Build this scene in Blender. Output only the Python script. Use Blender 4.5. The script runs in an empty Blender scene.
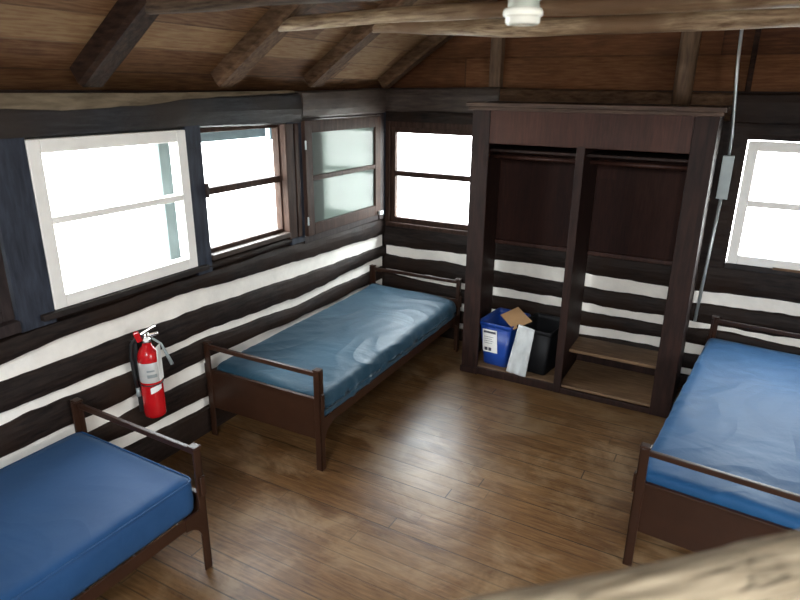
import bpy, bmesh, math, random
from mathutils import Vector, Matrix, noise
random.seed(7)
S = bpy.context.scene
COL = S.collection
PI = math.pi

# ------------------------------------------------------------------ camera
cd = bpy.data.cameras.new('camera'); cam = bpy.data.objects.new('camera', cd); COL.objects.link(cam)
yaw, pitch, roll, F = 0.50208, 0.328407, 0.010893, 620.64
f = Vector((-math.sin(yaw)*math.cos(pitch), math.cos(yaw)*math.cos(pitch), -math.sin(pitch)))
r = Vector((math.cos(yaw), math.sin(yaw), 0)); u = r.cross(f)
c, s = math.cos(roll), math.sin(roll)
r2 = c*r + s*u; u2 = -s*r + c*u
m = Matrix((r2, u2, -f)).transposed().to_4x4(); m.translation = (2.77506, -4.75576, 2.1235)
cam.matrix_world = m
cd.sensor_fit = 'HORIZONTAL'; cd.sensor_width = 36; cd.lens = F/800*36
cd.clip_start = 0.02
cd.dof.use_dof = True; cd.dof.focus_distance = 4.0; cd.dof.aperture_fstop = 2.6
S.camera = cam

# ------------------------------------------------------------------ sky and exposure
w = bpy.data.worlds.new('world'); S.world = w; w.use_nodes = True
nt = w.node_tree; nt.nodes.clear()
out = nt.nodes.new('ShaderNodeOutputWorld'); bg = nt.nodes.new('ShaderNodeBackground')
tc = nt.nodes.new('ShaderNodeTexCoord'); sep = nt.nodes.new('ShaderNodeSeparateXYZ')
mr = nt.nodes.new('ShaderNodeMapRange'); mr.inputs[1].default_value = -0.3; mr.inputs[2].default_value = 0.6
mix = nt.nodes.new('ShaderNodeMix'); mix.data_type = 'RGBA'
mix.inputs['A'].default_value = (1.0, 0.985, 0.94, 1); mix.inputs['B'].default_value = (0.90, 0.955, 1.0, 1)
nt.links.new(tc.outputs['Generated'], sep.inputs[0]); nt.links.new(sep.outputs['Z'], mr.inputs[0])
nt.links.new(mr.outputs[0], mix.inputs['Factor']); nt.links.new(mix.outputs['Result'], bg.inputs['Color'])
ms = nt.nodes.new('ShaderNodeMapRange')
for i_, v_ in ((1, .0), (2, .8), (3, 5.0), (4, 15.0)): ms.inputs[i_].default_value = v_
nt.links.new(sep.outputs['Z'], ms.inputs[0]); nt.links.new(ms.outputs[0], bg.inputs['Strength'])
nt.links.new(bg.outputs[0], out.inputs['Surface'])
S.view_settings.view_transform = 'Standard'; S.view_settings.look = 'None'
S.view_settings.exposure = 2.0; S.view_settings.gamma = 1.0; S.view_settings.use_curve_mapping = False
try:
    S.cycles.max_bounces = 12; S.cycles.diffuse_bounces = 6; S.cycles.transparent_max_bounces = 16
    S.cycles.use_denoising = True; S.cycles.sample_clamp_indirect = 8
except Exception: pass

def portal(loc, rot, sx, sy):
    l = bpy.data.lights.new('window_portal', 'AREA'); l.shape = 'RECTANGLE'; l.size = sx; l.size_y = sy
    l.cycles.is_portal = True
    o = bpy.data.objects.new('window_portal', l); COL.objects.link(o); o.location = loc; o.rotation_euler = rot
ROOM_X, ROOM_Y = 5.4, -6.6
RIDGE = ROOM_X/2; EAVE = 2.10; SLOPE = 0.68
RIDGE_Z = EAVE + SLOPE*RIDGE
# daylight portals: the windows, plus two unseen openings added for fill light
portal((-.25, -2.66, 1.5), (0, -PI/2, 0), .8, .9)
portal((-.25, -1.70, 1.5), (0, -PI/2, 0), .75, .8)
portal((-.25, -.60, 1.5), (0, -PI/2, 0), .8, 1.0)
portal((-.25, -3.80, 1.5), (0, -PI/2, 0), .8, .9)
portal((.45, .25, 1.4), (-PI/2, 0, 0), .8, .8)
portal((3.2, .25, 1.4), (-PI/2, 0, 0), .95, .85)
portal((ROOM_X+.22, -3.85, 1.5), (0, PI/2, 0), .85, 1.7)  # opening added in the unseen right wall to brighten the left wall
portal((2.7, ROOM_Y-.16, 2.80), (PI/2, 0, 0), 1.8, 1.1)  # high opening added in the unseen front gable as fill

# ------------------------------------------------------------------ materials
def mat(name):
    m = bpy.data.materials.new(name); m.use_nodes = True
    nt = m.node_tree; b = nt.nodes['Principled BSDF']
    return m, nt, b
def ramp(nt, fac, stops):
    r = nt.nodes.new('ShaderNodeValToRGB'); e = r.color_ramp.elements
    while len(e) < len(stops): e.new(0.5)
    for i, (p, c) in enumerate(stops):
        e[i].position = p; e[i].color = (*c, 1)
    nt.links.new(fac, r.inputs[0]); return r.outputs[0]
def nz(nt, vec, scale, detail=4, rough=.55, dist=0):
    n = nt.nodes.new('ShaderNodeTexNoise'); n.inputs['Scale'].default_value = scale
    n.inputs['Detail'].default_value = detail; n.inputs['Roughness'].default_value = rough
    n.inputs['Distortion'].default_value = dist
    nt.links.new(vec, n.inputs['Vector']); return n.outputs[0]
def mapping(nt, sc, co='Object'):
    t = nt.nodes.new('ShaderNodeTexCoord'); m = nt.nodes.new('ShaderNodeMapping')
    m.inputs['Scale'].default_value = sc
    nt.links.new(t.outputs[co], m.inputs[0]); return m.outputs[0]
def mixc(nt, fac, a, b, mode='MIX'):
    m = nt.nodes.new('ShaderNodeMix'); m.data_type = 'RGBA'; m.blend_type = mode
    if isinstance(fac, float): m.inputs['Factor'].default_value = fac
    else: nt.links.new(fac, m.inputs['Factor'])
    for k, v in (('A', a), ('B', b)):
        if isinstance(v, tuple): m.inputs[k].default_value = (*v, 1)
        else: nt.links.new(v, m.inputs[k])
    return m.outputs['Result']
def math_(nt, op, a, b=None):
    m = nt.nodes.new('ShaderNodeMath'); m.operation = op
    for i, v in enumerate((a, b)):
        if v is None: continue
        if isinstance(v, (int, float)): m.inputs[i].default_value = v
        else: nt.links.new(v, m.inputs[i])
    return m.outputs[0]
def bump(nt, b, h, strength=.3, dist=.01):
    n = nt.nodes.new('ShaderNodeBump'); n.inputs['Strength'].default_value = strength; n.inputs['Distance'].default_value = dist
    nt.links.new(h, n.inputs['Height']); nt.links.new(n.outputs[0], b.inputs['Normal'])
def wood(name, c0, c1, grain=(1, 8, 8), rough=.6, bs=.3, spec=.3, c2=None):
    m, nt, b = mat(name); v = mapping(nt, grain)
    n = nz(nt, v, 6, 6, .6, .3); n2 = nz(nt, mapping(nt, (1, 1, 1)), 1.7, 3)
    col = ramp(nt, n, [(.32, c0), (.68, c1)])
    if c2: col = mixc(nt, ramp(nt, n2, [(.45, (0, 0, 0)), (.62, (1, 1, 1))]), col, c2)
    nt.links.new(col, b.inputs['Base Color']); b.inputs['Roughness'].default_value = rough
    b.inputs['Specular IOR Level'].default_value = spec
    bump(nt, b, n, bs, .006); return m
def flat(name, col, rough=.5, metal=0., noise_=.12, spec=.5, bs=0.):
    m, nt, b = mat(name); n = nz(nt, mapping(nt, (1, 1, 1)), 9, 4)
    lo = tuple(x*(1-noise_) for x in col); hi = tuple(min(1, x*(1+noise_)) for x in col)
    nt.links.new(ramp(nt, n, [(.3, lo), (.7, hi)]), b.inputs['Base Color'])
    b.inputs['Roughness'].default_value = rough; b.inputs['Metallic'].default_value = metal
    b.inputs['Specular IOR Level'].default_value = spec
    if bs: bump(nt, b, nz(nt, mapping(nt, (1, 1, 1)), 30, 4), bs, .01)
    return m
def planks(name, across, width, along, length, cols, rough=(.3, .5), gap=.02, spec=.5, grain=5, worn=None, wv=.16, gapcol=(.012, .008, .006)):
    """boards of the given width laid side by side, each board with its own tone, joints and grain"""
    m, nt, b = mat(name)
    t = nt.nodes.new('ShaderNodeTexCoord'); sp = nt.nodes.new('ShaderNodeSeparateXYZ'); nt.links.new(t.outputs['Object'], sp.inputs[0])
    A = math_(nt, 'DIVIDE', sp.outputs[across], width); ai = math_(nt, 'FLOOR', A); af = math_(nt, 'FRACT', A)
    wn = nt.nodes.new('ShaderNodeTexWhiteNoise'); wn.noise_dimensions = '1D'; nt.links.new(ai, wn.inputs['W'])
    L = math_(nt, 'ADD', math_(nt, 'DIVIDE', sp.outputs[along], length), math_(nt, 'MULTIPLY', wn.outputs['Value'], 7.3))
    li = math_(nt, 'FLOOR', L); lf = math_(nt, 'FRACT', L)
    cb = nt.nodes.new('ShaderNodeCombineXYZ'); nt.links.new(ai, cb.inputs[0]); nt.links.new(li, cb.inputs[1])
    w2 = nt.nodes.new('ShaderNodeTexWhiteNoise'); w2.noise_dimensions = '2D'; nt.links.new(cb.outputs[0], w2.inputs['Vector'])
    sc = [14, 14, 14]; sc[along] = 1.3
    mp = nt.nodes.new('ShaderNodeMapping'); mp.inputs['Scale'].default_value = sc; nt.links.new(t.outputs['Object'], mp.inputs[0])
    va = nt.nodes.new('ShaderNodeVectorMath'); va.operation = 'ADD'; nt.links.new(mp.outputs[0], va.inputs[0]); nt.links.new(w2.outputs['Color'], va.inputs[1])
    g = nz(nt, va.outputs[0], grain, 6, .62, .4)
    big = nz(nt, mapping(nt, (1, 1, 1)), 1.3, 4, .6, .5)
    k = math_(nt, 'ADD', math_(nt, 'ADD', .13-wv/2, math_(nt, 'MULTIPLY', w2.outputs['Value'], wv)), math_(nt, 'ADD', math_(nt, 'MULTIPLY', g, .60), math_(nt, 'MULTIPLY', big, .35)))
    n = len(cols); col = ramp(nt, k, [(.40+.44*i/(n-1), c) for i, c in enumerate(cols)])
    if worn: col = mixc(nt, ramp(nt, nz(nt, mapping(nt, (1, 1.4, 1)), 2.3, 5, .65, .6), [(.48, (0, 0, 0)), (.66, (.6, .6, .6))]), col, worn)
    ga = math_(nt, 'LESS_THAN', af, gap); gl = math_(nt, 'LESS_THAN', lf, gap*width/length)
    wg = nt.nodes.new('ShaderNodeTexWhiteNoise'); wg.noise_dimensions = '1D'; nt.links.new(math_(nt, 'ADD', ai, 31.7), wg.inputs['W'])
    gm = math_(nt, 'MULTIPLY', math_(nt, 'MAXIMUM', ga, gl), math_(nt, 'ADD', math_(nt, 'MULTIPLY', wg.outputs['Value'], .8), .2))
    nt.links.new(mixc(nt, math_(nt, 'MULTIPLY', gm, .85), col, gapcol), b.inputs['Base Color'])
    rr = math_(nt, 'ADD', math_(nt, 'MULTIPLY', nz(nt, mapping(nt, (1, 1, 1)), 4, 5), rough[1]-rough[0]), rough[0])
    nt.links.new(rr, b.inputs['Roughness']); b.inputs['Specular IOR Level'].default_value = spec
    # cupped boards, joints and grain in the bump
    cup = math_(nt, 'MULTIPLY', math_(nt, 'ABSOLUTE', math_(nt, 'SUBTRACT', af, .5)), -.25)
    h = math_(nt, 'ADD', math_(nt, 'SUBTRACT', math_(nt, 'MULTIPLY', g, .35), gm), math_(nt, 'ADD', cup, math_(nt, 'MULTIPLY', w2.outputs['Value'], .2)))
    bump(nt, b, h, .35, .006)
    return m
M = {}
M['floor'] = planks('floor_planks', 1, .092, 0, 2.3, [(0.0420, 0.0176, 0.0059), (0.0840, 0.0386, 0.0134), (0.1380, 0.0720, 0.0280), (0.2050, 0.1200, 0.0530)], (.24, .50), .08, .28, wv=.12, worn=(0.2250, 0.1480, 0.0820))
M['roof'] = planks('roof_boards', 0, .19, 1, 3.1, [(0.0378, 0.0151, 0.0067), (0.0924, 0.0395, 0.0160), (0.1596, 0.0798, 0.0353), (0.2268, 0.1386, 0.0672)], (.65, .8), .05, .15, wv=.30)
M['gable'] = planks('gable_boards', 2, .235, 0, 2.6, [(0.0420, 0.0134, 0.0050), (0.1008, 0.0378, 0.0143), (0.1764, 0.0773, 0.0319)], (.65, .8), .05, .15, wv=.30)
M['log'] = wood('dark_stained_log', (0.0050, 0.0029, 0.0025), (0.0252, 0.0160, 0.0126), (1.2, 1.2, 9), .62, .6, .2, (0.0202, 0.0101, 0.0059))
M['logx'] = wood('dark_stained_timber', (0.0050, 0.0034, 0.0025), (0.0252, 0.0168, 0.0143), (2, 2, 2), .6, .4, .35)
M['post'] = wood('blue_haze_tinted_post', (0.0126, 0.0160, 0.0252), (0.0378, 0.0454, 0.0655), (6, 6, 1), .6, .3, .35)  # bluish haze over the posts is put into this colour
M['plate'] = wood('blue_haze_tinted_plate', (0.0084, 0.0084, 0.0101), (0.0336, 0.0336, 0.0386), (1.2, 1.2, 9), .6, .4, .3, (0.0252, 0.0185, 0.0151))  # bluish haze over the top beam, mixed into its base colour
M['beam_light'] = wood('weathered_plate_board', (0.0336, 0.0218, 0.0168), (0.0714, 0.0504, 0.0395), (1, 1, 8), .6, .4)
M['pale'] = wood('pale_split_wood', (0.0840, 0.0630, 0.0378), (0.1848, 0.1428, 0.0924), (2, 1, 6), .7, .4)
M['rafter'] = wood('rafter_brown', (0.0101, 0.0050, 0.0034), (0.0336, 0.0168, 0.0101), (2, 8, 8), .8, .5, .1)
M['rafter2'] = wood('rafter_lighter_brown', (0.0462, 0.0235, 0.0126), (0.1260, 0.0714, 0.0403), (2, 8, 8), .8, .5, .1)
M['stud'] = wood('stud_brown', (0.0714, 0.0378, 0.0202), (0.1428, 0.0840, 0.0462), (8, 8, 1), .65, .5)
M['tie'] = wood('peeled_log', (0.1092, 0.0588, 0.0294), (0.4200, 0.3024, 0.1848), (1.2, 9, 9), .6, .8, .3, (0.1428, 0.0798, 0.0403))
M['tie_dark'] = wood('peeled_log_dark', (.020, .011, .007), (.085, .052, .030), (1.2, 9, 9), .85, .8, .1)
m, nt, b = mat('weathered_grey_log'); v = mapping(nt, (1.5, 14, 14)); n = nz(nt, v, 3, 6, .65, .6)
n2 = nz(nt, mapping(nt, (1.0, 18, 18)), 3, 3, .5, .8); crk = ramp(nt, math_(nt, 'ABSOLUTE', math_(nt, 'SUBTRACT', n2, .5)), [(.0, (.75, .75, .75)), (.022, (0, 0, 0))])
col = ramp(nt, n, [(.3, (.20, .155, .10)), (.7, (.52, .43, .30))])
nt.links.new(mixc(nt, crk, col, (.06, .042, .026)), b.inputs['Base Color']); b.inputs['Roughness'].default_value = .85; b.inputs['Specular IOR Level'].default_value = .2
bump(nt, b, math_(nt, 'SUBTRACT', n, crk), 1., .006); M['rail'] = m
M['chink'] = flat('white_chinking', (.88, .84, .77), .85, 0, .07, .3, .25)
M['ward'] = wood('wardrobe_dark_stain', (0.0084, 0.0034, 0.0025), (0.0269, 0.0109, 0.0076), (7, 7, .8), .6, .2, .22)
M['ward_red'] = wood('wardrobe_reddish_boards', (0.0252, 0.0092, 0.0067), (0.0588, 0.0227, 0.0151), (7, 7, .8), .5, .25)
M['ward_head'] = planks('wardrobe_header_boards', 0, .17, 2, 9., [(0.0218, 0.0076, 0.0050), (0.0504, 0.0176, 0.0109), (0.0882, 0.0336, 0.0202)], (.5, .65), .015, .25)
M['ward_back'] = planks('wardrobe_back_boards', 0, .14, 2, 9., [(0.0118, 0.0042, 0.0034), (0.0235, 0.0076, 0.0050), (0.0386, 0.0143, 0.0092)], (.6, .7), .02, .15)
M['ward_shelf'] = wood('worn_shelf_wood', (0.0840, 0.0462, 0.0235), (0.2100, 0.1260, 0.0672), (1, 8, 8), .6, .3)
M['cornice'] = wood('lighter_cornice_wood', (0.0294, 0.0151, 0.0101), (0.0840, 0.0487, 0.0319), (1, 8, 8), .6, .3)
M['frame_brown'] = wood('brown_window_frame', (.022, .011, .008), (.060, .032, .022), (6, 6, 1), .65, .3, .15)
M['frame_dark'] = wood('dark_window_frame', (0.0151, 0.0101, 0.0101), (0.0420, 0.0286, 0.0269), (6, 6, 1), .5, .3)
M['frame_white'] = flat('white_painted_frame', (.90, .88, .83), .5, 0, .05)
M['bed'] = flat('brown_enamelled_steel', (0.0286, 0.0113, 0.0059), .38, 0, .15, .3)
M['steel'] = flat('galvanised_steel', (.55, .60, .60), .38, .6, .12)
M['boxgrey'] = flat('grey_electric_box_steel', (.30, .34, .34), .42, .3, .12)
M['socket'] = flat('white_porcelain', (.80, .79, .70), .25, 0, .04)
M['socketbox'] = flat('dull_grey_junction_box', (.40, .42, .36), .5, .4, .1)
M['red'] = flat('red_enamel', (0.4620, 0.0084, 0.0118), .22, 0, .06)
M['chrome'] = flat('bright_metal', (.7, .7, .68), .2, 1., .05)
M['black'] = flat('black_rubber', (.012, .012, .013), .45)
M['binblack'] = flat('black_bin_plastic', (.006, .006, .007), .6, 0, .1, .2)
M['binblue'] = flat('blue_bin_plastic', (0.0101, 0.0462, 0.2520), .35, 0, .06)
M['white'] = flat('white_paper', (.78, .77, .74), .6, 0, .04)
M['silver'] = flat('silver_label', (.62, .62, .60), .35, .3, .1)
M['ink'] = flat('grey_ink', (.06, .06, .08), .6)
M['card'] = flat('brown_cardboard', (0.3528, 0.2016, 0.0924), .8, 0, .08)
M['greyout'] = flat('shaded_grey_green_board', (.085, .105, .105), .8)
M['bluegrey'] = flat('blue_grey_fascia', (.22, .29, .32), .8)
M['grass'] = flat('pale_sunlit_gravel', (.38, .37, .34), .9, 0, .1)
def vinyl(name, c0, c1, rough, k):
    m, nt, b = mat(name)
    v = mapping(nt, (1, 1, 1))
    n = nz(nt, v, 2.2, 4, .5, .6)
    nt.links.new(ramp(nt, n, [(.3, c0), (.7, c1)]), b.inputs['Base Color'])
    b.inputs['Roughness'].default_value = rough; b.inputs['Specular IOR Level'].default_value = .2; b.inputs['Sheen Weight'].default_value = .12
    b.inputs['Sheen Tint'].default_value = (.6, .8, 1, 1)
    vo = nz(nt, mapping(nt, (1, 1.6, 1)), 1.8, 2, .4, 1.6)
    fine = nz(nt, mapping(nt, (1.5, 1, 1.5)), 16, 3, .6, 1.)
    cr = nz(nt, mapping(nt, (1, .8, 1)), 1.6, 1.5, .5, 1.3)
    ridge = math_(nt, 'MINIMUM', math_(nt, 'MULTIPLY', math_(nt, 'ABSOLUTE', math_(nt, 'SUBTRACT', cr, .5)), 9.), 1.)
    h = math_(nt, 'ADD', math_(nt, 'MULTIPLY', vo, .7), math_(nt, 'ADD', math_(nt, 'MULTIPLY', fine, .12), math_(nt, 'MULTIPLY', ridge, -.35)))
    bump(nt, b, h, k, .03)
    return m
M['matt_a'] = vinyl('royal_blue_nylon', (0.0084, 0.0420, 0.1176), (0.0118, 0.0538, 0.1470), .60, .2)
M['matt_b'] = vinyl('teal_blue_nylon', (0.0110, 0.0370, 0.0600), (0.0170, 0.0500, 0.0770), .5, .6)
M['matt_c'] = vinyl('blue_nylon', (0.0110, 0.0570, 0.1450), (0.0160, 0.0740, 0.1780), .55, .55)

def glass_mat(name, tint, gl=.06, rough=.02, diff=None):
    m = bpy.data.materials.new(name); m.use_nodes = True; nt = m.node_tree; nt.nodes.clear()
    o = nt.nodes.new('ShaderNodeOutputMaterial'); t = nt.nodes.new('ShaderNodeBsdfTransparent'); g = nt.nodes.new('ShaderNodeBsdfGlossy')
    n = nt.nodes.new('ShaderNodeTexNoise'); n.inputs['Scale'].default_value = 3
    tcn = nt.nodes.new('ShaderNodeTexCoord'); nt.links.new(tcn.outputs['Object'], n.inputs['Vector'])
    r = nt.nodes.new('ShaderNodeValToRGB'); r.color_ramp.elements[0].color = (*[x*.96 for x in tint], 1); r.color_ramp.elements[1].color = (*tint, 1)
    nt.links.new(n.outputs[0], r.inputs[0]); nt.links.new(r.outputs[0], t.inputs[0])
    g.inputs['Roughness'].default_value = rough
    mx = nt.nodes.new('ShaderNodeMixShader'); mx.inputs[0].default_value = gl
    nt.links.new(t.outputs[0], mx.inputs[1]); nt.links.new(g.outputs[0], mx.inputs[2])
    last = mx.outputs[0]
    if diff:
        d = nt.nodes.new('ShaderNodeBsdfDiffuse'); d.inputs[0].default_value = (*diff, 1)
        m2 = nt.nodes.new('ShaderNodeMixShader'); m2.inputs[0].default_value = .15
        nt.links.new(last, m2.inputs[1]); nt.links.new(d.outputs[0], m2.inputs[2]); last = m2.outputs[0]
    nt.links.new(last, o.inputs[0]); return m
M['matt_c'].node_tree.nodes['Principled BSDF'].inputs['Specular IOR Level'].default_value = .12
M['glass'] = glass_mat('clear_window_glass', (.96, .98, .98))
M['glass_dim'] = glass_mat('dusty_greenish_glass', (.105, .122, .114), .05, .1, (.6, .70, .65))
M['glass_dark'] = glass_mat('dark_dusty_glass', (.05, .06, .065), .08, .08, (.05, .07, .08))

# ------------------------------------------------------------------ mesh helpers
def box(bm, lo, hi, mtx=None, taper=None):
    x0, y0, z0 = lo; x1, y1, z1 = hi
    P = [(x0, y0, z0), (x1, y0, z0), (x1, y1, z0), (x0, y1, z0), (x0, y0, z1), (x1, y0, z1), (x1, y1, z1), (x0, y1, z1)]
    vs = [bm.verts.new(mtx @ Vector(p) if mtx else p) for p in P]
    for fc in ((3, 2, 1, 0), (4, 5, 6, 7), (0, 1, 5, 4), (1, 2, 6, 5), (2, 3, 7, 6), (3, 0, 4, 7)):
        bm.faces.new([vs[i] for i in fc])
def tube(bm, pts, rad, n=12, caps=True, lump=0., seed=0., flatk=1.):
    pts = [Vector(p) for p in pts]; rings = []
    t0 = (pts[1]-pts[0]).normalized(); up = Vector((0, 0, 1)) if abs(t0.z) < .9 else Vector((0, 1, 0))
    for i, p in enumerate(pts):
        t = (pts[min(i+1, len(pts)-1)]-pts[max(i-1, 0)]).normalized()
        a = up.cross(t).normalized(); b = t.cross(a); up = b
        rr = rad[i] if isinstance(rad, (list, tuple)) else rad
        ring = []
        for k in range(n):
            an = 2*PI*k/n; d = math.cos(an)*a + math.sin(an)*b*flatk
            q = rr
            if lump: q = rr*(1+lump*noise.noise(Vector((p.x*3+seed, p.y*3+p.z*3, seed)) + d*1.2))
            ring.append(bm.verts.new(p + d*q))
        rings.append(ring)
    for a, b in zip(rings, rings[1:]):
        for k in range(n): bm.faces.new((a[k], a[(k+1) % n], b[(k+1) % n], b[k]))
    if caps:
        bm.faces.new(list(reversed(rings[0]))); bm.faces.new(rings[-1])
def lathe(bm, prof, ctr=(0, 0, 0), n=32, cap=True):
    rings = [[bm.verts.new((ctr[0]+rr*math.cos(2*PI*k/n), ctr[1]+rr*math.sin(2*PI*k/n), ctr[2]+z)) for k in range(n)] for rr, z in prof]
    for a, b in zip(rings, rings[1:]):
        for k in range(n): bm.faces.new((a[k], a[(k+1) % n], b[(k+1) % n], b[k]))
    if cap:
        bm.faces.new(list(reversed(rings[0]))); bm.faces.new(rings[-1])
def prism(bm, poly, axis, a0, a1):
    """extrude a 2D outline (in the two other axes, in order) along axis"""
    def P(p, a):
        v = list(p); v.insert(axis, a); return v
    A = [bm.verts.new(P(p, a0)) for p in poly]; B = [bm.verts.new(P(p, a1)) for p in poly]
    n = len(poly)
    bm.faces.new(A[::-1]); bm.faces.new(B)
    for i in range(n): bm.faces.new((A[i], A[(i+1) % n], B[(i+1) % n], B[i]))
def lerp(a, b, t): return tuple(x+(y-x)*t for x, y in zip(a, b))
def obj(name, bm, m, parent=None, bev=0., smooth=False, seg=2):
    bmesh.ops.recalc_face_normals(bm, faces=bm.faces[:])
    me = bpy.data.meshes.new(name); bm.to_mesh(me); bm.free()
    me.materials.append(M[m] if isinstance(m, str) else m)
    if smooth:
        for p in me.polygons: p.use_smooth = True
    o = bpy.data.objects.new(name, me); COL.objects.link(o)
    if parent: o.parent = parent
    if bev:
        b = o.modifiers.new('bevel', 'BEVEL'); b.width = bev; b.segments = seg; b.limit_method = 'ANGLE'
    if smooth and bev == 0: 
        pass
    return o
def boxo(name, lo, hi, m, parent=None, bev=.003):
    bm = bmesh.new(); box(bm, lo, hi); return obj(name, bm, m, parent, bev)
def tag(o, label, cat, group=None):
    o['label'] = label; o['category'] = cat
    if group: o['group'] = group
    return o
def thing(name, label, cat, loc=(0, 0, 0), rz=0, group=None):
    o = bpy.data.objects.new(name, None); COL.objects.link(o); o.location = loc; o.rotation_euler = (0, 0, rz); o.empty_display_size = .1
    return tag(o, label, cat, group)
def struct(o): o['kind'] = 'structure'; return o
def sempty(name):
    o = bpy.data.objects.new(name, None); COL.objects.link(o); return struct(o)
def nse(*a): return noise.noise(Vector(a))

# ------------------------------------------------------------------ structure
struct(boxo('floor', (-.02, ROOM_Y-.02, -.08), (ROOM_X+.02, .02, 0), 'floor', bev=0))
bm = bmesh.new(); box(bm, (-25, -25, -.7), (25, 25, -.6)); struct(obj('ground', bm, 'grass'))

# roof: two sloping planes of boards (object local x runs up the slope)
ang = math.atan(SLOPE); slen = (RIDGE+.25)/math.cos(ang)
for nm, mir in (('ceiling', 1), ('ceiling_right', -1)):
    bm = bmesh.new(); box(bm, (-.25/math.cos(ang), ROOM_Y-.3, .0), (RIDGE/math.cos(ang)+.02, .35, .04))
    o = struct(obj(nm, bm, 'roof'))
    o.rotation_euler = (0, -ang, 0) if mir == 1 else (0, -ang, PI)
    o.location = (0, 0, EAVE+.085) if mir == 1 else (ROOM_X, ROOM_Y+.05, EAVE+.085)
# gable boards
bm = bmesh.new(); prism(bm, [(-.1, 2.0), (ROOM_X+.1, 2.0), (ROOM_X+.1, 2.13), (RIDGE, RIDGE_Z+.14), (-.1, 2.13)], 1, .07, .10)
struct(obj('wall_back_gable', bm, 'gable'))
yg = ROOM_Y-.10; bm = bmesh.new()                                  # unseen front gable; its high opening is added for fill light
prism(bm, [(-.1, 2.0), (1.8, 2.0), (1.8, 3.42), (-.1, 2.13)], 1, yg, yg+.03)
prism(bm, [(3.6, 2.0), (ROOM_X+.1, 2.0), (ROOM_X+.1, 2.13), (3.6, 3.42)], 1, yg, yg+.03)
prism(bm, [(1.8, 2.0), (3.6, 2.0), (3.6, 2.25), (1.8, 2.25)], 1, yg, yg+.03)
prism(bm, [(1.8, 3.35), (3.6, 3.35), (3.6, 3.42), (RIDGE, RIDGE_Z+.14), (1.8, 3.42)], 1, yg, yg+.03)
struct(obj('wall_front_gable', bm, 'gable'))

def log_strip(bm, ax, u0, u1, zb, zt, seed, face=0., out_=1, amp=.012, depth=.12):
    """hewn log: rough face with waned edges. ax 'x': left wall (runs along y, face at x=0); 'y': back wall (runs along x)"""
    n = max(2, int((u1-u0)/.035)); prof = [(0, -.10), (.0, -.022), (.06, -.004), (.3, .004), (.5, .006), (.7, .004), (.94, -.004), (1, -.022), (1, -.10)]
    rows = []
    for i in range(n+1):
        uu = u0+(u1-u0)*i/n; b = zb(uu); t = zt(uu)
        b += amp*nse(uu*3.1, seed, .3)+amp*.5*nse(uu*12, seed, 2.); t += amp*nse(uu*2.7, seed, 5.3)+amp*.5*nse(uu*11, seed, 7.)
        row = []
        for v, d in prof:
            z = b+(t-b)*v
            dd = d+.009*nse(uu*2.2, z*7, seed)+.004*nse(uu*9, z*20, seed)
            if d < -.05: dd = -.10
            p = (face+out_*dd, uu, z) if ax == 'x' else (uu, face-out_*dd, z)
            row.append(bm.verts.new(p))
        rows.append(row)
    for a, b in zip(rows, rows[1:]):
        for k in range(len(prof)-1): bm.faces.new((a[k], a[k+1], b[k+1], b[k]))
    bm.faces.new(rows[0]); bm.faces.new(rows[-1][::-1])
def interp(pts):
    def g(x):
        if x <= pts[0][0]: return pts[0][1]
        for (a, b), (c_, d) in zip(pts, pts[1:]):
            if x <= c_: return b+(d-b)*(x-a)/(c_-a)
        return pts[-1][1]
    return g
K = lambda v: (lambda x: v)
YF = ROOM_Y
# left wall chinking bands as measured: (lower edge, upper edge) along y
c1 = (interp([(-3.5, .852), (-2.9, .844), (-2.2, .841), (-1.25, .792), (-.08, .765)]), interp([(-3.5, .93), (-2.9, .962), (-2.2, .957), (-1.25, .905), (-.08, .872)]))
c2 = (interp([(-3.3, .645), (-2.7, .628), (-2.2, .634), (-1.26, .575), (-.26, .580)]), interp([(-3.3, .70), (-2.7, .685), (-2.2, .680), (-1.26, .632), (-.26, .672)]))
c3 = (interp([(-3, .40), (-2.2, .408), (-1.45, .40), (0, .38)]), interp([(-3, .484), (-2.2, .50), (-1.45, .475), (0, .46)]))
c4 = (interp([(-3, .20), (-2.2, .176), (0, .17)]), interp([(-3, .30), (-2.65, .262), (-2.2, .243), (0, .24)]))
bm = bmesh.new()
log_strip(bm, 'x', YF, 0, K(-.02), c4[0], 1.)
log_strip(bm, 'x', YF, 0, c4[1], c3[0], 2.)
log_strip(bm, 'x', YF, 0, c3[1], c2[0], 3.)
log_strip(bm, 'x', YF, 0, c2[1], c1[0], 4.)
log_strip(bm, 'x', YF, 0, c1[1], interp([(-3.5, 1.045), (-1.2, 1.06), (0, 1.02)]), 5.)
# sill log under the windows
log_strip(bm, 'x', YF, -1.18, interp([(-3.5, 1.05), (-1.2, 1.065)]), K(1.105), 6., amp=.004)
# posts between the windows
box(bm, (-.20, YF, -.02), (-.09, .1, 1.10))                       # log core behind the face
box(bm, (-.20, -2.2, 1.09), (-.02, -1.2, 1.135))
# wall plate log over the windows
bm2 = bmesh.new(); log_strip(bm2, 'x', YF, -1.165, interp([(-3.3, 1.895), (-2.2, 1.90), (-1.2, 1.885)]), interp([(-3.3, 2.05), (-1.2, 2.085)]), 8., face=.012, amp=.003)
log_strip(bm, 'x', -1.165, 0, K(1.90), K(2.09), 9., amp=.004)
box(bm, (-.20, YF, 1.885), (-.05, .1, 2.10))
WL = struct(obj('wall_left', bm, 'log'))
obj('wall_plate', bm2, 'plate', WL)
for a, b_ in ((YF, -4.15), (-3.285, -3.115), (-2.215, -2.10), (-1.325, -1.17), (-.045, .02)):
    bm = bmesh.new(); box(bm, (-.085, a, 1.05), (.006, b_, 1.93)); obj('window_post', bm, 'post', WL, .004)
bm = bmesh.new(); box(bm, (-.09, YF, 0), (-.028, .0, 1.0)); obj('chinking', bm, 'chink', WL)

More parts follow.
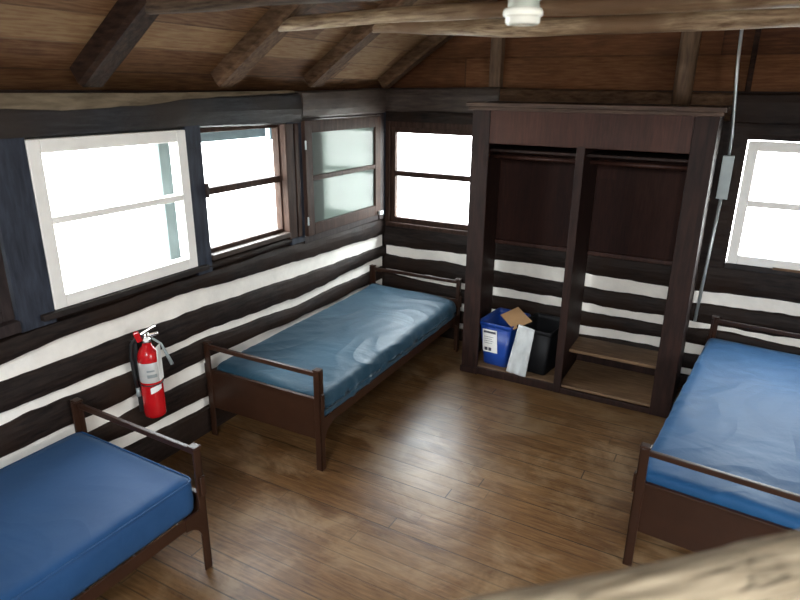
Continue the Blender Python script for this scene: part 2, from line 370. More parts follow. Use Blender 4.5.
d1 = (interp([(0, .690), (1.1, .682), (1.9, .667), (2.4, .652), (2.7, .68), (3.3, .695)]), interp([(0, .772), (.8, .782), (1.6, .787), (1.9, .772), (2.4, .760), (3.3, .778)]))
d2 = (interp([(0, .515), (.8, .470), (1.6, .470), (1.9, .462), (2.4, .458), (2.75, .494), (3.3, .470)]), interp([(0, .547), (.8, .535), (1.6, .545), (1.9, .532), (2.4, .533), (3.3, .525)]))
d3 = (interp([(0, .27), (1.85, .265), (2.4, .286), (3.3, .27)]), interp([(0, .35), (1.85, .341), (2.4, .365), (3.3, .35)]))
d4 = (K(.10), K(.16))
bm = bmesh.new()
log_strip(bm, 'y', 0, ROOM_X, K(-.02), d4[0], 11.)
log_strip(bm, 'y', 0, ROOM_X, d4[1], d3[0], 12.)
log_strip(bm, 'y', 0, ROOM_X, d3[1], d2[0], 13.)
log_strip(bm, 'y', 0, ROOM_X, d2[1], d1[0], 14., amp=.016)
log_strip(bm, 'y', 0, ROOM_X, d1[1], K(.965), 15.)
log_strip(bm, 'y', .88, 2.71, K(.972), K(1.13), 21., amp=.005)
for q in range(4): log_strip(bm, 'y', .88, 2.71, K(1.14+q*.2), K(1.33+q*.2), 22.+q, amp=.005)
box(bm, (-.10, -.004, .955), (.012, .2, 1.9)); box(bm, (.86, -.0, .955), (1.2, .2, 1.9))
box(bm, (2.5, -.0, .96), (2.745, .2, 1.9)); box(bm, (3.66, -.0, .96), (ROOM_X, .2, 1.9))
box(bm, (.8, .06, .9), (2.7, .2, 1.95)); box(bm, (-.2, .09, -.02), (ROOM_X+.2, .2, .97))
log_strip(bm, 'y', -.1, ROOM_X, K(1.830), K(1.945), 16., amp=.004)
box(bm, (-.2, .05, 1.83), (ROOM_X+.2, .2, 2.13))
WB = struct(obj('wall_back', bm, 'log'))
bm = bmesh.new(); box(bm, (0, .028, 0), (ROOM_X, .09, .8)); obj('chinking', bm, 'chink', WB)
# beams over the windows at the back
bm = bmesh.new(); log_strip(bm, 'y', .0, 1.02, K(1.940), interp([(0, 2.126), (1.1, 2.142)]), 17., face=-.022, amp=.003); struct(obj('trim_1', bm, 'beam_light'))
bm = bmesh.new(); log_strip(bm, 'y', 1.02, 2.62, K(1.945), interp([(1, 2.14), (2.6, 2.12)]), 18., face=-.008, amp=.006); struct(obj('trim_2', bm, 'rafter2'))
bm = bmesh.new(); log_strip(bm, 'y', 2.62, ROOM_X, K(1.93), K(2.122), 19., face=-.02, amp=.006); struct(obj('trim_3', bm, 'log'))
bm = bmesh.new(); log_strip(bm, 'x', -1.165, -.03, K(1.925), interp([(-1.2, 2.094), (0, 2.126)]), 20., face=.024, amp=.003); struct(obj('trim_4', bm, 'beam_light'))
# pale split edge along the top of the left wall log
bm = bmesh.new(); n = 60; prev = None
for i in range(n+1):
    y = -5.0+(5.0-1.25)*i/n; zt = interp([(-5, 2.09), (-3.2, 2.088), (-2.4, 2.088), (-1.2, 2.104)])(y)
    zb = interp([(-5, 2.03), (-3.2, 2.026), (-2.9, 2.014), (-2.4, 2.034), (-2.25, 2.055), (-1.2, 2.092)])(y)+.006*nse(y*9, 3, 1)
    row = [bm.verts.new(p) for p in ((-.05, y, zb), (.031, y, zb), (.020, y, zt), (-.05, y, zt))]
    if prev:
        for k in range(4): bm.faces.new((prev[k], prev[(k+1) % 4], row[(k+1) % 4], row[k]))
    else: bm.faces.new(row)
    prev = row
bm.faces.new(prev[::-1]); struct(obj('trim_5', bm, 'pale'))

# right and front walls (outside the picture): logs, opening on the right added for fill daylight
bm = bmesh.new(); X = ROOM_X
for q in range(5): box(bm, (X, YF, q*.215), (X+.2, 0.2, q*.215+.19))
for q in range(5): box(bm, (X+.03, YF, q*.215+.18), (X+.17, 0.2, q*.215+.22))
for a, b_ in ((YF, -4.7), (-3.0, .2)): box(bm, (X, a, 1.04), (X+.2, b_, 1.95))
box(bm, (X, YF, 1.93), (X+.2, .2, 2.14)); struct(obj('wall_right', bm, 'log'))
bm = bmesh.new()
box(bm, (-.2, YF-.2, 0), (2.2, YF, 2.14)); box(bm, (3.1, YF-.2, 0), (X+.2, YF, 2.14))
box(bm, (2.2, YF-.2, 0), (3.1, YF, 1.86)); box(bm, (2.2, YF-.2, 1.85), (3.1, YF, 2.14)); struct(obj('wall_front', bm, 'log'))

# ------------------------------------------------------------------ windows
def sash(parent, ax, f0, f1, u0, u1, z0, z1, rail_z, m, gm, fw=.045, rw=.03, pane_at=None, sill=None):
    """frame f0..f1 deep; ax 'x' on the left wall, 'y' on the back wall"""
    def B(bm, a0, a1, zz0, zz1, g0=f0, g1=f1):
        if ax == 'x': box(bm, (min(g0, g1), a0, zz0), (max(g0, g1), a1, zz1))
        else: box(bm, (a0, min(g0, g1), zz0), (a1, max(g0, g1), zz1))
    bm = bmesh.new()
    B(bm, u0, u0+fw, z0, z1); B(bm, u1-fw, u1, z0, z1); B(bm, u0+fw, u1-fw, z0, z0+fw); B(bm, u0+fw, u1-fw, z1-fw, z1)
    o = obj('window_frame', bm, m, parent, .004)
    bm = bmesh.new(); B(bm, u0+fw, u1-fw, rail_z-rw/2, rail_z+rw/2); obj('sash_rail', bm, m, parent, .003)
    mid = (f0+f1)/2
    for a, b_ in ((z0+fw, rail_z-rw/2), (rail_z+rw/2, z1-fw)):
        bm = bmesh.new(); B(bm, u0+fw, u1-fw, a, b_, mid-.002, mid+.002); obj('window_pane', bm, gm, parent)
    return o
W = [sempty('window_%d' % i) for i in range(1, 7)]
# 1: far left, only its corner in view, hinged open a little and dark
sash(W[0], 'x', -.06, -.02, -4.15, -3.288, 1.115, 1.89, 1.52, 'frame_dark', 'glass_dark', .05, .03)
bm = bmesh.new(); box(bm, (-.10, -4.15, 1.06), (.02, -3.29, 1.115)); obj('window_sill', bm, 'frame_dark', W[0], .004)
# 2: big white framed window
o = sash(W[1], 'x', -.05, .012, -3.115, -2.218, 1.110, 1.895, 1.528, 'frame_white', 'glass', .062, .034)
bm = bmesh.new(); box(bm, (-.16, -2.300, 1.14), (-.12, -2.222, 1.825)); obj('storm_frame_stile', bm, 'greyout', W[1], .003)
bm = bmesh.new(); box(bm, (-.02, -3.19, 1.078), (.035, -2.15, 1.108)); obj('window_sill', bm, 'logx', W[1], .004)
# 3: brown window
sash(W[2], 'x', -.09, -.035, -2.10, -1.345, 1.150, 1.895, 1.525, 'frame_brown', 'glass', .028, .042)
bm = bmesh.new(); box(bm, (-.045, -1.36, 1.10), (.018, -1.275, 1.89)); box(bm, (-.045, -1.26, 1.10), (.018, -1.215, 1.89)); obj('window_casing', bm, 'frame_brown', W[2], .004)
bm = bmesh.new(); box(bm, (-.10, -2.10, 1.118), (.022, -1.35, 1.152)); obj('window_sill', bm, 'beam_light', W[2], .006)
bm = bmesh.new(); box(bm, (.0, -2.105, 1.50), (.022, -2.085, 1.585)); obj('sash_latch', bm, 'frame_dark', W[2], .004)
# 4: greenish inward sash next to the corner
sash(W[3], 'x', -.005, .032, -1.165, -.125, 1.085, 1.905, 1.50, 'frame_brown', 'glass_dim', .085, .035)
bm = bmesh.new(); box(bm, (-.07, -1.09, 1.09), (-.04, -.86, 1.90)); obj('storm_frame_stile', bm, 'greyout', W[3], .003)
bm = bmesh.new(); box(bm, (-.12, -1.18, 1.03), (.006, -.04, 1.083)); box(bm, (-.12, -.12, 1.03), (.016, -.05, 1.92)); obj('window_casing', bm, 'frame_dark', W[3], .004)
bm = bmesh.new(); box(bm, (.033, -.175, 1.085), (.055, -.12, 1.115)); obj('sash_latch', bm, 'steel', W[3], .003)
bm = bmesh.new()
for z in (1.20, 1.74): tube(bm, [(.036, -1.165, z-.03), (.036, -1.165, z+.03)], .006, 8)
obj('sash_hinge', bm, 'steel', W[3])
# 5: back wall window beside the wardrobe
sash(W[4], 'y', .012, .06, .052, .855, .998, 1.812, 1.425, 'frame_brown', 'glass', .044, .046)
bm = bmesh.new(); box(bm, (.012, -.012, .96), (.052, .07, 1.86)); box(bm, (.052, -.005, 1.812), (.90, .07, 1.86)); obj('window_casing', bm, 'frame_brown', W[4], .004)
bm = bmesh.new(); box(bm, (.03, -.024, .962), (.94, .07, .998)); obj('window_sill', bm, 'frame_brown', W[4], .004)
# 6: white framed window right of the wardrobe
sash(W[5], 'y', -.012, .045, 2.752, 3.655, 1.002, 1.822, 1.420, 'frame_white', 'glass', .062, .042)
bm = bmesh.new(); box(bm, (2.742, -.016, .962), (3.68, .06, 1.0)); obj('window_sill', bm, 'logx', W[5], .004)
bm = bmesh.new(); box(bm, (3.03, -.030, .996), (3.40, -.016, 1.012)); obj('sill_strip', bm, 'ward_shelf', W[5], .002)

# outside: eave board and post seen through the brown window
bm = bmesh.new(); box(bm, (-.31, -1.95, 1.788), (-.27, -1.22, 1.98)); box(bm, (-.31, -1.175, 1.765), (-.27, -1.07, 1.98)); struct(obj('trim_6', bm, 'bluegrey', None, .004))

# ------------------------------------------------------------------ roof timbers
def rafter(y, wdt, hgt, m, label, x0=.0, group='sloping rafters under the left roof'):
    bm = bmesh.new(); n = 26; L = (RIDGE-.02-x0)/math.cos(ang); prev = None
    for i in range(n+1):
        q = L*i/n; px = x0+q*math.cos(ang); pz = EAVE+.083+(x0+q*math.cos(ang))*SLOPE
        nrm = Vector((math.sin(ang), 0, -math.cos(ang)))
        wv = wdt/2*(1+.08*nse(q*2, y, 1)); hv = hgt*(1+.08*nse(q*2, y, 4)); dy = .012*nse(q*1.3, y, 9)
        e = .22
        sec = [(-wv, 0), (-wv, hv*(1-e)), (-wv*(1-e), hv), (wv*(1-e), hv), (wv, hv*(1-e)), (wv, 0)]
        row = [bm.verts.new(Vector((px, y+dy+a, pz))+nrm*h) for a, h in sec]
        if prev:
            for k in range(6): bm.faces.new((prev[k], prev[(k+1) % 6], row[(k+1) % 6], row[k]))
        else: bm.faces.new(row)
        prev = row
    bm.faces.new(prev[::-1])
    return tag(obj('rafter', bm, m), label, 'rafter', group)
rafter(-2.80, .125, .10, 'rafter', 'darkest thick rafter, nearest on the left, above the big white window', .02)
rafter(-1.925, .15, .09, 'rafter2', 'brown rafter sloping up above the dark-framed window, second from left', .02)
rafter(-1.07, .15, .085, 'rafter2', 'lighter brown rafter above the greenish sash, third from left', .02)
rafter(-.10, .12, .09, 'rafter2', 'rafter lying against the gable boards in the far corner', .02)
def wob(x0, x1, zf, y, seed, amp=.012, n=40):
    return [(x0+(x1-x0)*i/n, y+amp*nse(i*.12, seed, 2), zf(x0+(x1-x0)*i/n)+amp*.5*nse(i*.14, seed, 7)) for i in range(n+1)]
def ceiling_log(pts, rad, m, label, seed):
    bm = bmesh.new(); rr = [rad*(1+.10*nse(i*.17, seed, 0)) for i in range(len(pts))]
    tube(bm, pts, rr, 20, True, .16, seed)
    return tag(obj('ceiling_log', bm, m, None, 0, True), label, 'log', 'round logs tying the roof together')
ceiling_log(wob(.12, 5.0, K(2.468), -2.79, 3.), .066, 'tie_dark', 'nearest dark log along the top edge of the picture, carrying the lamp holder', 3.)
ceiling_log(wob(.12, 5.0, interp([(.3, 2.432), (1.2, 2.453), (1.8, 2.450), (5, 2.44)]), -1.95, 11.), .034, 'tie', 'pale-topped middle ceiling log, starting above the dark-framed window', 11.)
ceiling_log(wob(.2, 5.0, interp([(.4, 2.50), (.75, 2.493), (1.5, 2.456), (2.4, 2.452), (2.9, 2.462), (5, 2.47)]), -1.10, 19.), .047, 'tie', 'farthest round brown ceiling log, nearest the gable boards', 19.)
# studs on the gable
def stud(x, hw, zb, m, label, round_=False, x_top=None, y=.03):
    bm = bmesh.new(); top = EAVE+SLOPE*min(x, ROOM_X-x)-(.13 if round_ else .02); xt = x if x_top is None else x_top
    pts = [(x+(xt-x)*i/16, y+.004*nse(i*.4, x, 0), zb+(top-zb)*i/16) for i in range(17)]
    if round_: tube(bm, pts, [hw*(1+.06*nse(i*.3, x, 2)) for i in range(17)], 14, True, .08, x)
    else:
        box(bm, (x-hw, y-.03, zb), (x+hw, y+.04, top))
    return tag(obj('gable_stud', bm, m, None, 0 if round_ else .006, round_), label, 'post', 'upright posts on the gable boards')
stud(.966, .046, 2.12, 'stud', 'square upright stud on the gable left of the wardrobe top')
stud(2.315, .058, 2.042, 'stud', 'round upright post standing behind the right end of the wardrobe top', True, 2.325, -.085)
stud(2.69, .016, 2.125, 'rafter', 'thin dark batten on the gable beside the conduit', False)
# lamp holder under the nearest log
LH = thing('lamp_holder', 'white porcelain lamp holder hanging from the nearest ceiling log', 'light fixture', (2.107, -2.79, 2.345))
bm = bmesh.new(); lathe(bm, [(.040, .086), (.046, .080), (.047, .012), (.040, .006)], n=28); obj('junction_box', bm, 'socketbox', LH, 0, True)
bm = bmesh.new(); lathe(bm, [(.036, .012), (.056, .008), (.060, .0), (.060, -.010), (.056, -.014), (.052, -.016), (.052, -.030), (.046, -.036), (.026, -.037), (.022, -.022), (.0, -.022)][:10], n=36); obj('socket_rim', bm, 'socket', LH, 0, True)
bm = bmesh.new(); lathe(bm, [(.007, .010), (.007, .0), (.003, -.001)], (.049, 0, .03), 8); obj('screw', bm, 'steel', LH)

# conduit and switch box by the wardrobe
CT = thing('conduit', 'grey metal conduit rising from the wardrobe corner up past the ceiling log', 'pipe', (2.60, -.05, 0))
bm = bmesh.new(); tube(bm, [(0.02, 0.02, .55), (0.035, 0.01, 1.0), (.050, .0, 1.452)], .011, 10); obj('lower_pipe', bm, 'steel', CT, 0, True)
bm = bmesh.new(); tube(bm, [(.052, .0, 1.722), (.050, .0, 1.86), (.040, -.01, 1.97), (.032, -.022, 2.06), (.010, -.03, 2.3), (-.004, -.03, 2.575)], .0095, 10); obj('upper_pipe', bm, 'steel', CT, 0, True)
EB = thing('switch_box', 'small grey steel electrical box on the conduit beside the wardrobe', 'electrical box', (2.655, -.0, 1.450))
bm = bmesh.new(); box(bm, (-.033, -.09, 0), (.030, -.004, .275)); obj('box_body', bm, 'boxgrey', EB, .005)
bm = bmesh.new(); box(bm, (-.036, -.096, -.004), (.033, -.088, .279)); obj('box_cover', bm, 'boxgrey', EB, .002)

# ------------------------------------------------------------------ wardrobe
D = -.566
WD = thing('wardrobe', 'tall dark brown open double wardrobe against the back wall', 'wardrobe', (0, 0, 0))
def wp(name, lo, hi, m='ward', bev=.004, lab=None):
    o = boxo(name, lo, hi, m, WD, bev)
    if lab: o['label'] = lab
    return o
B0 = -.035
wp('stile', (1.036, D, 0), (1.168, D+.022, 2.0)); wp('stile', (2.452, D, 0), (2.585, D+.022, 2.0))
wp('divider', (1.776, D+.0, .0), (1.832, D+.022, 1.78)); wp('divider_panel', (1.795, D+.022, .05), (1.815, B0, 1.99))
wp('header_panel', (1.168, D+.001, 1.768), (2.452, D+.021, 2.0), 'ward_head')
wp('side_panel', (1.05, D+.022, 0), (1.072, B0, 2.0)); wp('side_panel', (2.563, D+.022, 0), (2.585, B0, 2.0))
bm = bmesh.new(); box(bm, (1.0, D-.042, 2.012), (2.618, .0, 2.040)); box(bm, (1.012, D-.024, 1.988), (2.606, D-.0, 2.012)); o = obj('cornice', bm, 'cornice', WD, .004); o['label'] = 'lighter brown top board'  # cornice wood is a tone lighter than the wardrobe stain
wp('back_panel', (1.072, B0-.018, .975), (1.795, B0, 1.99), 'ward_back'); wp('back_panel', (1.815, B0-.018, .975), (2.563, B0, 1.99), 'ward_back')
wp('back_rail', (1.072, B0-.035, .945), (1.795, B0+.0, .975), 'ward_red'); wp('back_rail', (1.815, B0-.035, .945), (2.563, B0+.0, .975), 'ward_red')
wp('shelf', (1.816, -.33, .243), (2.562, B0, .268), 'ward_shelf', .003, 'worn light wood low shelf')
wp('low_back_board', (1.816, B0-.012, .066), (2.562, B0, .243))
wp('floor_board', (1.073, D+.022, .045), (1.794, B0, .065), 'ward_shelf'); wp('floor_board', (1.816, D+.022, .045), (2.562, B0, .065), 'ward_shelf')
wp('plinth', (1.168, D+.002, .0), (1.776, D+.021, .062)); wp('plinth', (1.832, D+.002, .0), (2.452, D+.021, .044))
for a, b_ in ((1.072, 1.795), (1.815, 2.563)):
    bm = bmesh.new(); tube(bm, [(a, -.30, 1.655), (b_, -.30, 1.655)], .014, 14); obj('hanging_rod', bm, 'ward_red', WD, 0, True)
    wp('hat_shelf', (a, -.42, 1.70), (b_, B0-.018, 1.72), 'ward')
wp('foot_block', (1.03, D-.012, 0), (1.175, D+.0, .05))

# ------------------------------------------------------------------ beds
BW, BL, BH = .86, 2.035, .635
def make_bed(label, loc, rz, flip=False, ptop=.462):
    t = thing('bed', label, 'bed', loc, rz, 'brown steel single beds')
    k = -1 if flip else 1
    for v, endn in ((0, 1), (BL, -1)):
        for uu in (0, BW):
            s_ = 1 if uu == 0 else -1
            bm = bmesh.new()
            # steel angle post: two flanges, tapering slightly
            w_ = .042
            a = uu if uu == 0 else uu-w_
            box(bm, (a, k*v - (.0 if k*endn > 0 else .012), 0), (a+w_, k*v + (.012 if k*endn > 0 else 0), BH))
            aa = uu if uu == 0 else uu-.012
            y0 = k*v; y1 = k*(v+endn*.040); box(bm, (aa, min(y0, y1), 0), (aa+.012, max(y0, y1), BH))
            bmesh.ops.recalc_face_normals(bm, faces=bm.faces[:])
            post = obj('bed_post', bm, 'bed', t, .003)
            bm = bmesh.new(); y2 = k*(v-endn*.004); y3 = k*(v+endn*.036)
            box(bm, (a-.003, min(y2, y3), BH), (a+w_+.003, max(y2, y3), BH+.012)); obj('post_cap', bm, 'bed', post, .004)
            bm = bmesh.new(); xo = -.012 if uu == 0 else BW; box(bm, (xo, min(y2, y3)+.006, .40), (xo+.012, max(y2, y3)-.006, .50)); obj('hook_plate', bm, 'bed', post, .005)
            # curved gusset between post and side rail
            bm = bmesh.new(); g = []
            for i in range(9):
                q = i/8*PI/2; g.append((k*(v+endn*(.036+.085*(1-math.sin(q)))), .27-.10*(1-math.cos(q))))
            g.append((k*(v+endn*.034), .17)); g.append((k*(v+endn*.034), .335)); g.append((k*(v+endn*.12), .335))
            xx = .0 if uu == 0 else BW-.006; prism(bm, g, 0, xx, xx+.006); obj('rail_gusset', bm, 'bed', post)
        # tubular-flat top rail and panel
        yy = k*(v+endn*.012); bm = bmesh.new(); box(bm, (.03, yy-.010, BH-.034), (BW-.03, yy+.010, BH-.006)); obj('top_rail', bm, 'bed', t, .004)
        bm = bmesh.new(); box(bm, (.03, yy-.002, .20), (BW-.03, yy+.003, ptop)); box(bm, (.03, min(yy-.010, yy+.010), ptop-.010), (BW-.03, max(yy-.010, yy+.010), ptop+.004)); obj('end_panel', bm, 'bed', t, .002)
    for uu in (0, BW):
        x0 = .004 if uu == 0 else BW-.010; x1 = .036 if uu == 0 else BW-.036
        bm = bmesh.new(); ya, yb = sorted((k*.03, k*(BL-.03)))
        box(bm, (x0, ya, .275), (x0+.006, yb, .335)); box(bm, (min(x0, x1), ya, .275), (max(x0, x1), yb, .281)); obj('side_rail', bm, 'bed', t, .002)
    bm = bmesh.new()
    for i in range(9):
        y = k*(.12+i*.225); tube(bm, [(.03, y, .29), (BW-.03, y, .29)], .004, 6)
    for i in range(5):
        x = .13+i*.15; tube(bm, [(x, k*.05, .294), (x, k*(BL-.05), .294)], .003, 6)
    obj('spring_mesh', bm, 'steel', t)
    return t
BED2 = make_bed('brown steel bed in the far corner under the windows', (.034, -2.262, 0), .017)
BED1 = make_bed('brown steel bed at lower left, cut off by the left edge', (.030, -3.10, 0), -.015, True, .40)
BED3 = make_bed('brown steel bed at right beside the wardrobe', (2.562, -2.15, 0), -.083)

def mattress(label, m, loc, rz, L, Wd, H, sag, seed, wr, r=.035, slope=0.):
    bm = bmesh.new(); hx, hy, hz = Wd/2, L/2, H/2; st = .028
    nx, ny, nz_ = int(Wd/st), int(L/st), max(4, int(H/st)+1)
    def face(o_, a, b_, na, nb):
        g = [[bm.verts.new(o_+a*(i/na)+b_*(j/nb)) for j in range(nb+1)] for i in range(na+1)]
        for i in range(na):
            for j in range(nb): bm.faces.new((g[i][j], g[i+1][j], g[i+1][j+1], g[i][j+1]))
    V = Vector
    X_, Y_, Z_ = V((Wd, 0, 0)), V((0, L, 0)), V((0, 0, H)); O = V((-hx, -hy, -hz))
    face(O, X_, Y_, nx, ny); face(O+Z_, X_, Y_, nx, ny); face(O, X_, Z_, nx, nz_); face(O+Y_, X_, Z_, nx, nz_); face(O, Y_, Z_, ny, nz_); face(O+X_, Y_, Z_, ny, nz_)
    bmesh.ops.remove_doubles(bm, verts=bm.verts[:], dist=1e-5)
    for v in bm.verts:
        p = v.co.copy(); top = p.z > hz-1e-4
        q = V((max(-hx+r, min(hx-r, p.x)), max(-hy+r, min(hy-r, p.y)), max(-hz+r, min(hz-r, p.z)))); d = p-q
        if d.length > 1e-6: p = q+d.normalized()*r
        tz = (p.z+hz)/H
        # sides bulge and crumple, top dips and creases
        side = max(0, 1-abs(tz-.5)*2)
        e = V((p.x, p.y, p.z)); nn = d.normalized() if d.length > 1e-6 else V((0, 0, 1))
        cr = noise.noise(V((p.x*3+seed, p.y*3, p.z*4+seed)))*.6+noise.noise(V((p.x*14, p.y*12+seed, p.z*10)))*.4*(.25+side)
        ridge = abs(noise.noise(V((p.x*1.3+p.y*.9+seed, p.y*.8-p.x*.5, seed*1.7))))
        p += nn*(cr*wr)
        if tz > .5:
            p.z += -sag*(1-(p.x/hx)**2)*(1-(p.y/hy)**2)*.5 + wr*1.2*(max(0, .12-ridge)/.12)*(1 if wr > .002 else .4)
            p.z -= slope*max(0, (p.x/hx))**3
        if abs(p.x) > hx-r*1.2: p.x += math.copysign(.010*side+wr*1.2*nse(p.y*16, p.z*5, seed), p.x)
        v.co = p
    o = obj('mattress', bm, m, None, 0, True)
    R_ = Matrix.Rotation(rz, 4, 'Z'); o.matrix_world = Matrix.Translation(loc) @ R_ @ Matrix.Translation((Wd/2+.028, 0, H/2))
    return tag(o, label, 'mattress', 'blue mattresses on the beds'), o
def piping(o, Wd, L, H, m):
    bm = bmesh.new(); pts = []; r = .04
    for cx, cy, a0 in ((Wd/2-r, L/2-r, 0), (-Wd/2+r, L/2-r, PI/2), (-Wd/2+r, -L/2+r, PI), (Wd/2-r, -L/2+r, 1.5*PI)):
        for i in range(6):
            a = a0+PI/2*i/5; pts.append((cx+(r+.002)*math.cos(a), cy+(r+.002)*math.sin(a), H/2-.016))
    pts.append(pts[0])
    dense = []
    for a, b_ in zip(pts, pts[1:]):
        n = max(1, int((Vector(b_)-Vector(a)).length/.06))
        for i in range(n): dense.append(lerp(a, b_, i/n))
    dense.append(pts[-1]); tube(bm, dense, .005, 8, False)
    obj('piping', bm, m, o, 0, True)
a, o1 = mattress('royal blue mattress on the lower left bed', 'matt_a', (.030-.015, -3.10-1.005, .302), -.015, 1.95, .80, .190, .012, 1., .0022)
piping(o1, .80, 1.95, .190, 'matt_a')
a, o2 = mattress('teal-blue wrinkled mattress on the bed in the far corner', 'matt_b', (.034-.017, -2.262+1.02, .300), .017, 1.96, .82, .195, .02, 5., .009, .05, .035)
a, o3 = mattress('bright blue creased mattress on the bed at right', 'matt_c', (2.562+.060, -2.15+1.02, .302), -.083, 1.97, .84, .200, .012, 9., .004)

# ------------------------------------------------------------------ fire extinguisher
FE = thing('fire_extinguisher', 'red fire extinguisher on the log wall between the two left beds', 'fire extinguisher', (.10, -2.71, .385), .92)
bm = bmesh.new(); lathe(bm, [(.020, .004), (.052, .0), (.057, .008), (.058, .03), (.058, .345), (.053, .375), (.040, .40), (.026, .415), (.022, .435)]); obj('cylinder', bm, 'red', FE, 0, True)
bm = bmesh.new(); lathe(bm, [(.0583, .215), (.0589, .217), (.0589, .328), (.0583, .330)], cap=False); obj('label_band', bm, 'silver', FE, 0, True)
def patch(bm, a0, a1, z0, z1, rr, n=8, skew=0.):
    P = [[bm.verts.new((rr*math.cos(a0+(a1-a0)*i/n), rr*math.sin(a0+(a1-a0)*i/n), z+skew*i/n)) for i in range(n+1)] for z in (z0, z1)]
    for i in range(n): bm.faces.new((P[0][i], P[0][i+1], P[1][i+1], P[1][i]))
bm = bmesh.new(); patch(bm, -1.75, -.65, .150, .185, .0590, skew=.02); obj('sticker', bm, 'white', FE)
for a_ in ((-1.9, -1.0, .245, .265), (-1.9, -1.2, .28, .29)):
    bm = bmesh.new(); patch(bm, *a_, .0594); obj('label_print', bm, 'boxgrey', FE)
bm = bmesh.new(); lathe(bm, [(.020, .43), (.024, .436), (.024, .455), (.016, .46), (.016, .485), (.010, .49)], n=16); obj('valve', bm, 'chrome', FE, 0, True)
bm = bmesh.new(); tube(bm, [(.0, -.02, .46), (.0, -.04, .462)], .014, 12); obj('pressure_gauge', bm, 'white', FE)
Rm = Matrix.Rotation(-.5, 4, 'Z')
bm = bmesh.new(); box(bm, (-.006, -.012, -.007), (.066, .012, .007), Matrix.Translation((0, 0, .468)) @ Matrix.Rotation(-.15, 4, 'Y')); obj('carry_handle', bm, 'chrome', FE, .003)
bm = bmesh.new(); box(bm, (-.025, -.011, 0), (.062, .011, .012), Matrix.Translation((0, 0, .488)) @ Matrix.Rotation(-.5, 4, 'Y')); obj('squeeze_lever', bm, 'chrome', FE, .003)
bm = bmesh.new(); box(bm, (-.024, -.014, -.026), (.006, .014, .034), Matrix.Translation((-.030, 0, .470)) @ Matrix.Rotation(-.3, 4, 'Y')); obj('safety_tab', bm, 'red', FE, .006)
bm = bmesh.new(); hp = [(-.01, .0, .47), (-.05, .0, .465), (-.078, .0, .43), (-.086, .0, .36), (-.082, .0, .26), (-.075, -.005, .18)]
tube(bm, hp, .009, 10); obj('hose', bm, 'black', FE, 0, True)
bm = bmesh.new(); tube(bm, [(-.075, -.005, .18), (-.072, -.008, .13)], [.010, .013], 10); obj('nozzle', bm, 'boxgrey', FE, 0, True)
bm = bmesh.new(); box(bm, (.060, -.030, .22), (.064, .018, .42), Matrix.Rotation(-.45, 4, 'Z')); obj('inspection_tag', bm, 'white', FE, .001)
bm = bmesh.new(); box(bm, (-.080, .018, .02), (-.050, .044, .44), Matrix.Rotation(0, 4, 'Z')); tube(bm, [(.060*math.cos(a), .060*math.sin(a), .20) for a in [i*2*PI/24 for i in range(25)]], .004, 6, False); obj('wall_bracket', bm, 'black', FE)
bm = bmesh.new(); tube(bm, [(.03, -.01, .455), (.07, -.012, .42), (.095, -.012, .35), (.115, -.012, .29)], [.007, .006, .009, .010], 8); obj('pull_strap', bm, 'boxgrey', FE, 0, True)

# ------------------------------------------------------------------ bins in the wardrobe
def bin_(name, label, m, ctr, rz, bw, bd, tw, td, H, group='wastebaskets in the wardrobe'):
    t = thing(name, label, 'bin', ctr, rz, group)
    def ring(bm, w_, d_, z, r=.028, n=5):
        P = []
        for cx, cy, a0 in ((w_/2-r, d_/2-r, 0), (-w_/2+r, d_/2-r, PI/2), (-w_/2+r, -d_/2+r, PI), (w_/2-r, -d_/2+r, 1.5*PI)):
            for i in range(n+1):
                a = a0+PI/2*i/n; P.append(bm.verts.new((cx+r*math.cos(a), cy+r*math.sin(a), z)))
        return P
    def skin(bm, R):
        for a, b_ in zip(R, R[1:]):
            n = len(a)
            for k in range(n): bm.faces.new((a[k], a[(k+1) % n], b_[(k+1) % n], b_[k]))
    bm = bmesh.new(); R = [ring(bm, bw-.01, bd-.01, 0), ring(bm, bw, bd, .008), ring(bm, tw, td, H-.03), ring(bm, tw-.006, td-.006, H-.03), ring(bm, bw-.008, bd-.008, .012)]
    skin(bm, R); bm.faces.new(R[0][::-1]); bm.faces.new(R[-1]); obj('bin_body', bm, m, t, 0, True)
    bm = bmesh.new(); R = [ring(bm, tw-.002, td-.002, H-.032), ring(bm, tw+.02, td+.02, H-.030), ring(bm, tw+.024, td+.024, H-.004), ring(bm, tw+.018, td+.018, H), ring(bm, tw-.002, td-.002, H-.002), ring(bm, tw-.008, td-.008, H-.032)]
    skin(bm, R); obj('bin_rim', bm, m, t, 0, True)
    return t
BB = bin_('recycling_bin', 'blue plastic recycling bin with a white label, left in the wardrobe', 'binblue', (1.292, -.33, .065), -.10, .20, .30, .265, .36, .36)
# label on the front face
tilt = math.atan2((.36-.30)/2, .33)
LM = Matrix.Translation((-.035, -.150-.030*.60-.004, .185)) @ Matrix.Rotation(tilt, 4, 'X') @ Matrix.Rotation(-.03, 4, 'Y')
bm = bmesh.new(); box(bm, (-.060, -.001, -.075), (.062, .001, .118), LM); obj('bin_label', bm, 'white', BB)
bm = bmesh.new(); bm.free()
for lo_, hi_ in [((-.050, .088), (.052, .106)), ((-.046, -.062), (-.020, -.035)), ((-.012, -.062), (.012, -.035))]+[((-.046, .055-q*.018), (.03-.01*(q % 2), .058-q*.018)) for q in range(4)]:
    bm = bmesh.new(); box(bm, (lo_[0], -.002, lo_[1]), (hi_[0], -.0012, hi_[1]), LM); obj('label_print', bm, 'ink', BB)
KB = bin_('waste_bin', 'black plastic waste bin standing right of the blue bin', 'binblack', (1.600, -.32, .065), -.12, .20, .29, .265, .36, .37)
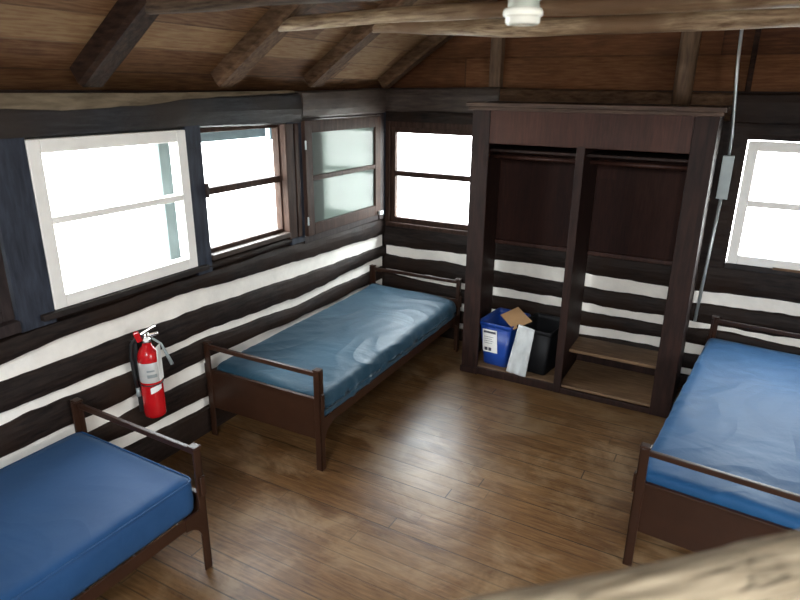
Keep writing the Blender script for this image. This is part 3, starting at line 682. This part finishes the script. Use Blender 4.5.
bm = bmesh.new(); n = 10; CMx = Matrix.Translation((1.40, -.40, .455)) @ Matrix.Rotation(.42, 4, 'X') @ Matrix.Rotation(-.70, 4, 'Z')
box(bm, (-.10, -.075, 0), (.10, .085, .006), CMx); tag(obj('cardboard_piece', bm, 'card', None, .001), 'brown cardboard piece lying across the blue bin and black bin', 'cardboard')
# white plastic liner hanging between the bins
bm = bmesh.new(); nu, nv = 16, 26; G = []
for j in range(nv+1):
    t_ = j/nv; row = []
    wv = .125+.03*t_
    for i in range(nu+1):
        q = i/nu-.5
        x = 1.530-.050*t_+q*wv; z = .452-.385*t_+q*-.02
        y = -.522-.033*t_+.012*nse(q*6, t_*4, 2)+.006*nse(q*16, t_*9, 5)
        row.append(bm.verts.new((x, y, z)))
    G.append(row)
for j in range(nv):
    for i in range(nu): bm.faces.new((G[j][i], G[j][i+1], G[j+1][i+1], G[j+1][i]))
o = obj('plastic_bag', bm, flat('white_plastic_film', (.50, .52, .52), .3, 0, .15), None, 0, True)
sd = o.modifiers.new('thick', 'SOLIDIFY'); sd.thickness = .002
tag(o, 'crinkled whitish plastic bag standing between the blue bin and black bin', 'plastic bag')

# ------------------------------------------------------------------ loft rail in front of the camera
Fh = Vector((-.481, .877, 0))
def rc(x, y, z): return Vector((x, y, z)) - Fh*.0226 - Vector((0, 0, .066))
A_ = rc(2.598, -4.246, 1.588); B_ = rc(2.908, -3.940, 1.590); dr = (B_-A_)
az = math.atan2(dr.y, dr.x)
LR = thing('loft_rail', 'weathered grey log rail close up along the lower right edge', 'railing', (A_.x, A_.y, 0), az)
bm = bmesh.new(); Lr = dr.length; N = 90; nr = 56; x0_, x1_ = -Lr, 2.6*Lr; rings = []
for i in range(N+1):
    x = x0_+(x1_-x0_)*i/N; ring = []
    for k in range(nr):
        a = 2*PI*k/nr; ca, sa = math.cos(a), math.sin(a)
        q = .070*(1+.05*nse(x*3, 6, 6)+.07*nse(x*3+sa*.8, ca*1.6, 4)+.035*nse(x*14, ca*5, sa*5))
        cr = abs(nse(x*1.6, ca*3.2+9, sa*3.2)); q -= .010*max(0, .09-cr)/.09           # long drying cracks
        ring.append(bm.verts.new((x, ca*q, A_.z+.004*nse(x*4, 4, 4)+sa*q)))
    rings.append(ring)
for a, b_ in zip(rings, rings[1:]):
    for k in range(nr): bm.faces.new((a[k], a[(k+1) % nr], b_[(k+1) % nr], b_[k]))
bm.faces.new(rings[0][::-1]); bm.faces.new(rings[-1]); obj('rail_log', bm, 'rail', LR, 0, True)
for px in (x0_+.06, x1_-.06):
    bm = bmesh.new(); tube(bm, [(px, 0, 0), (px, 0, 1.5)], .05, 16); obj('rail_post', bm, 'rail', LR, 0, True)
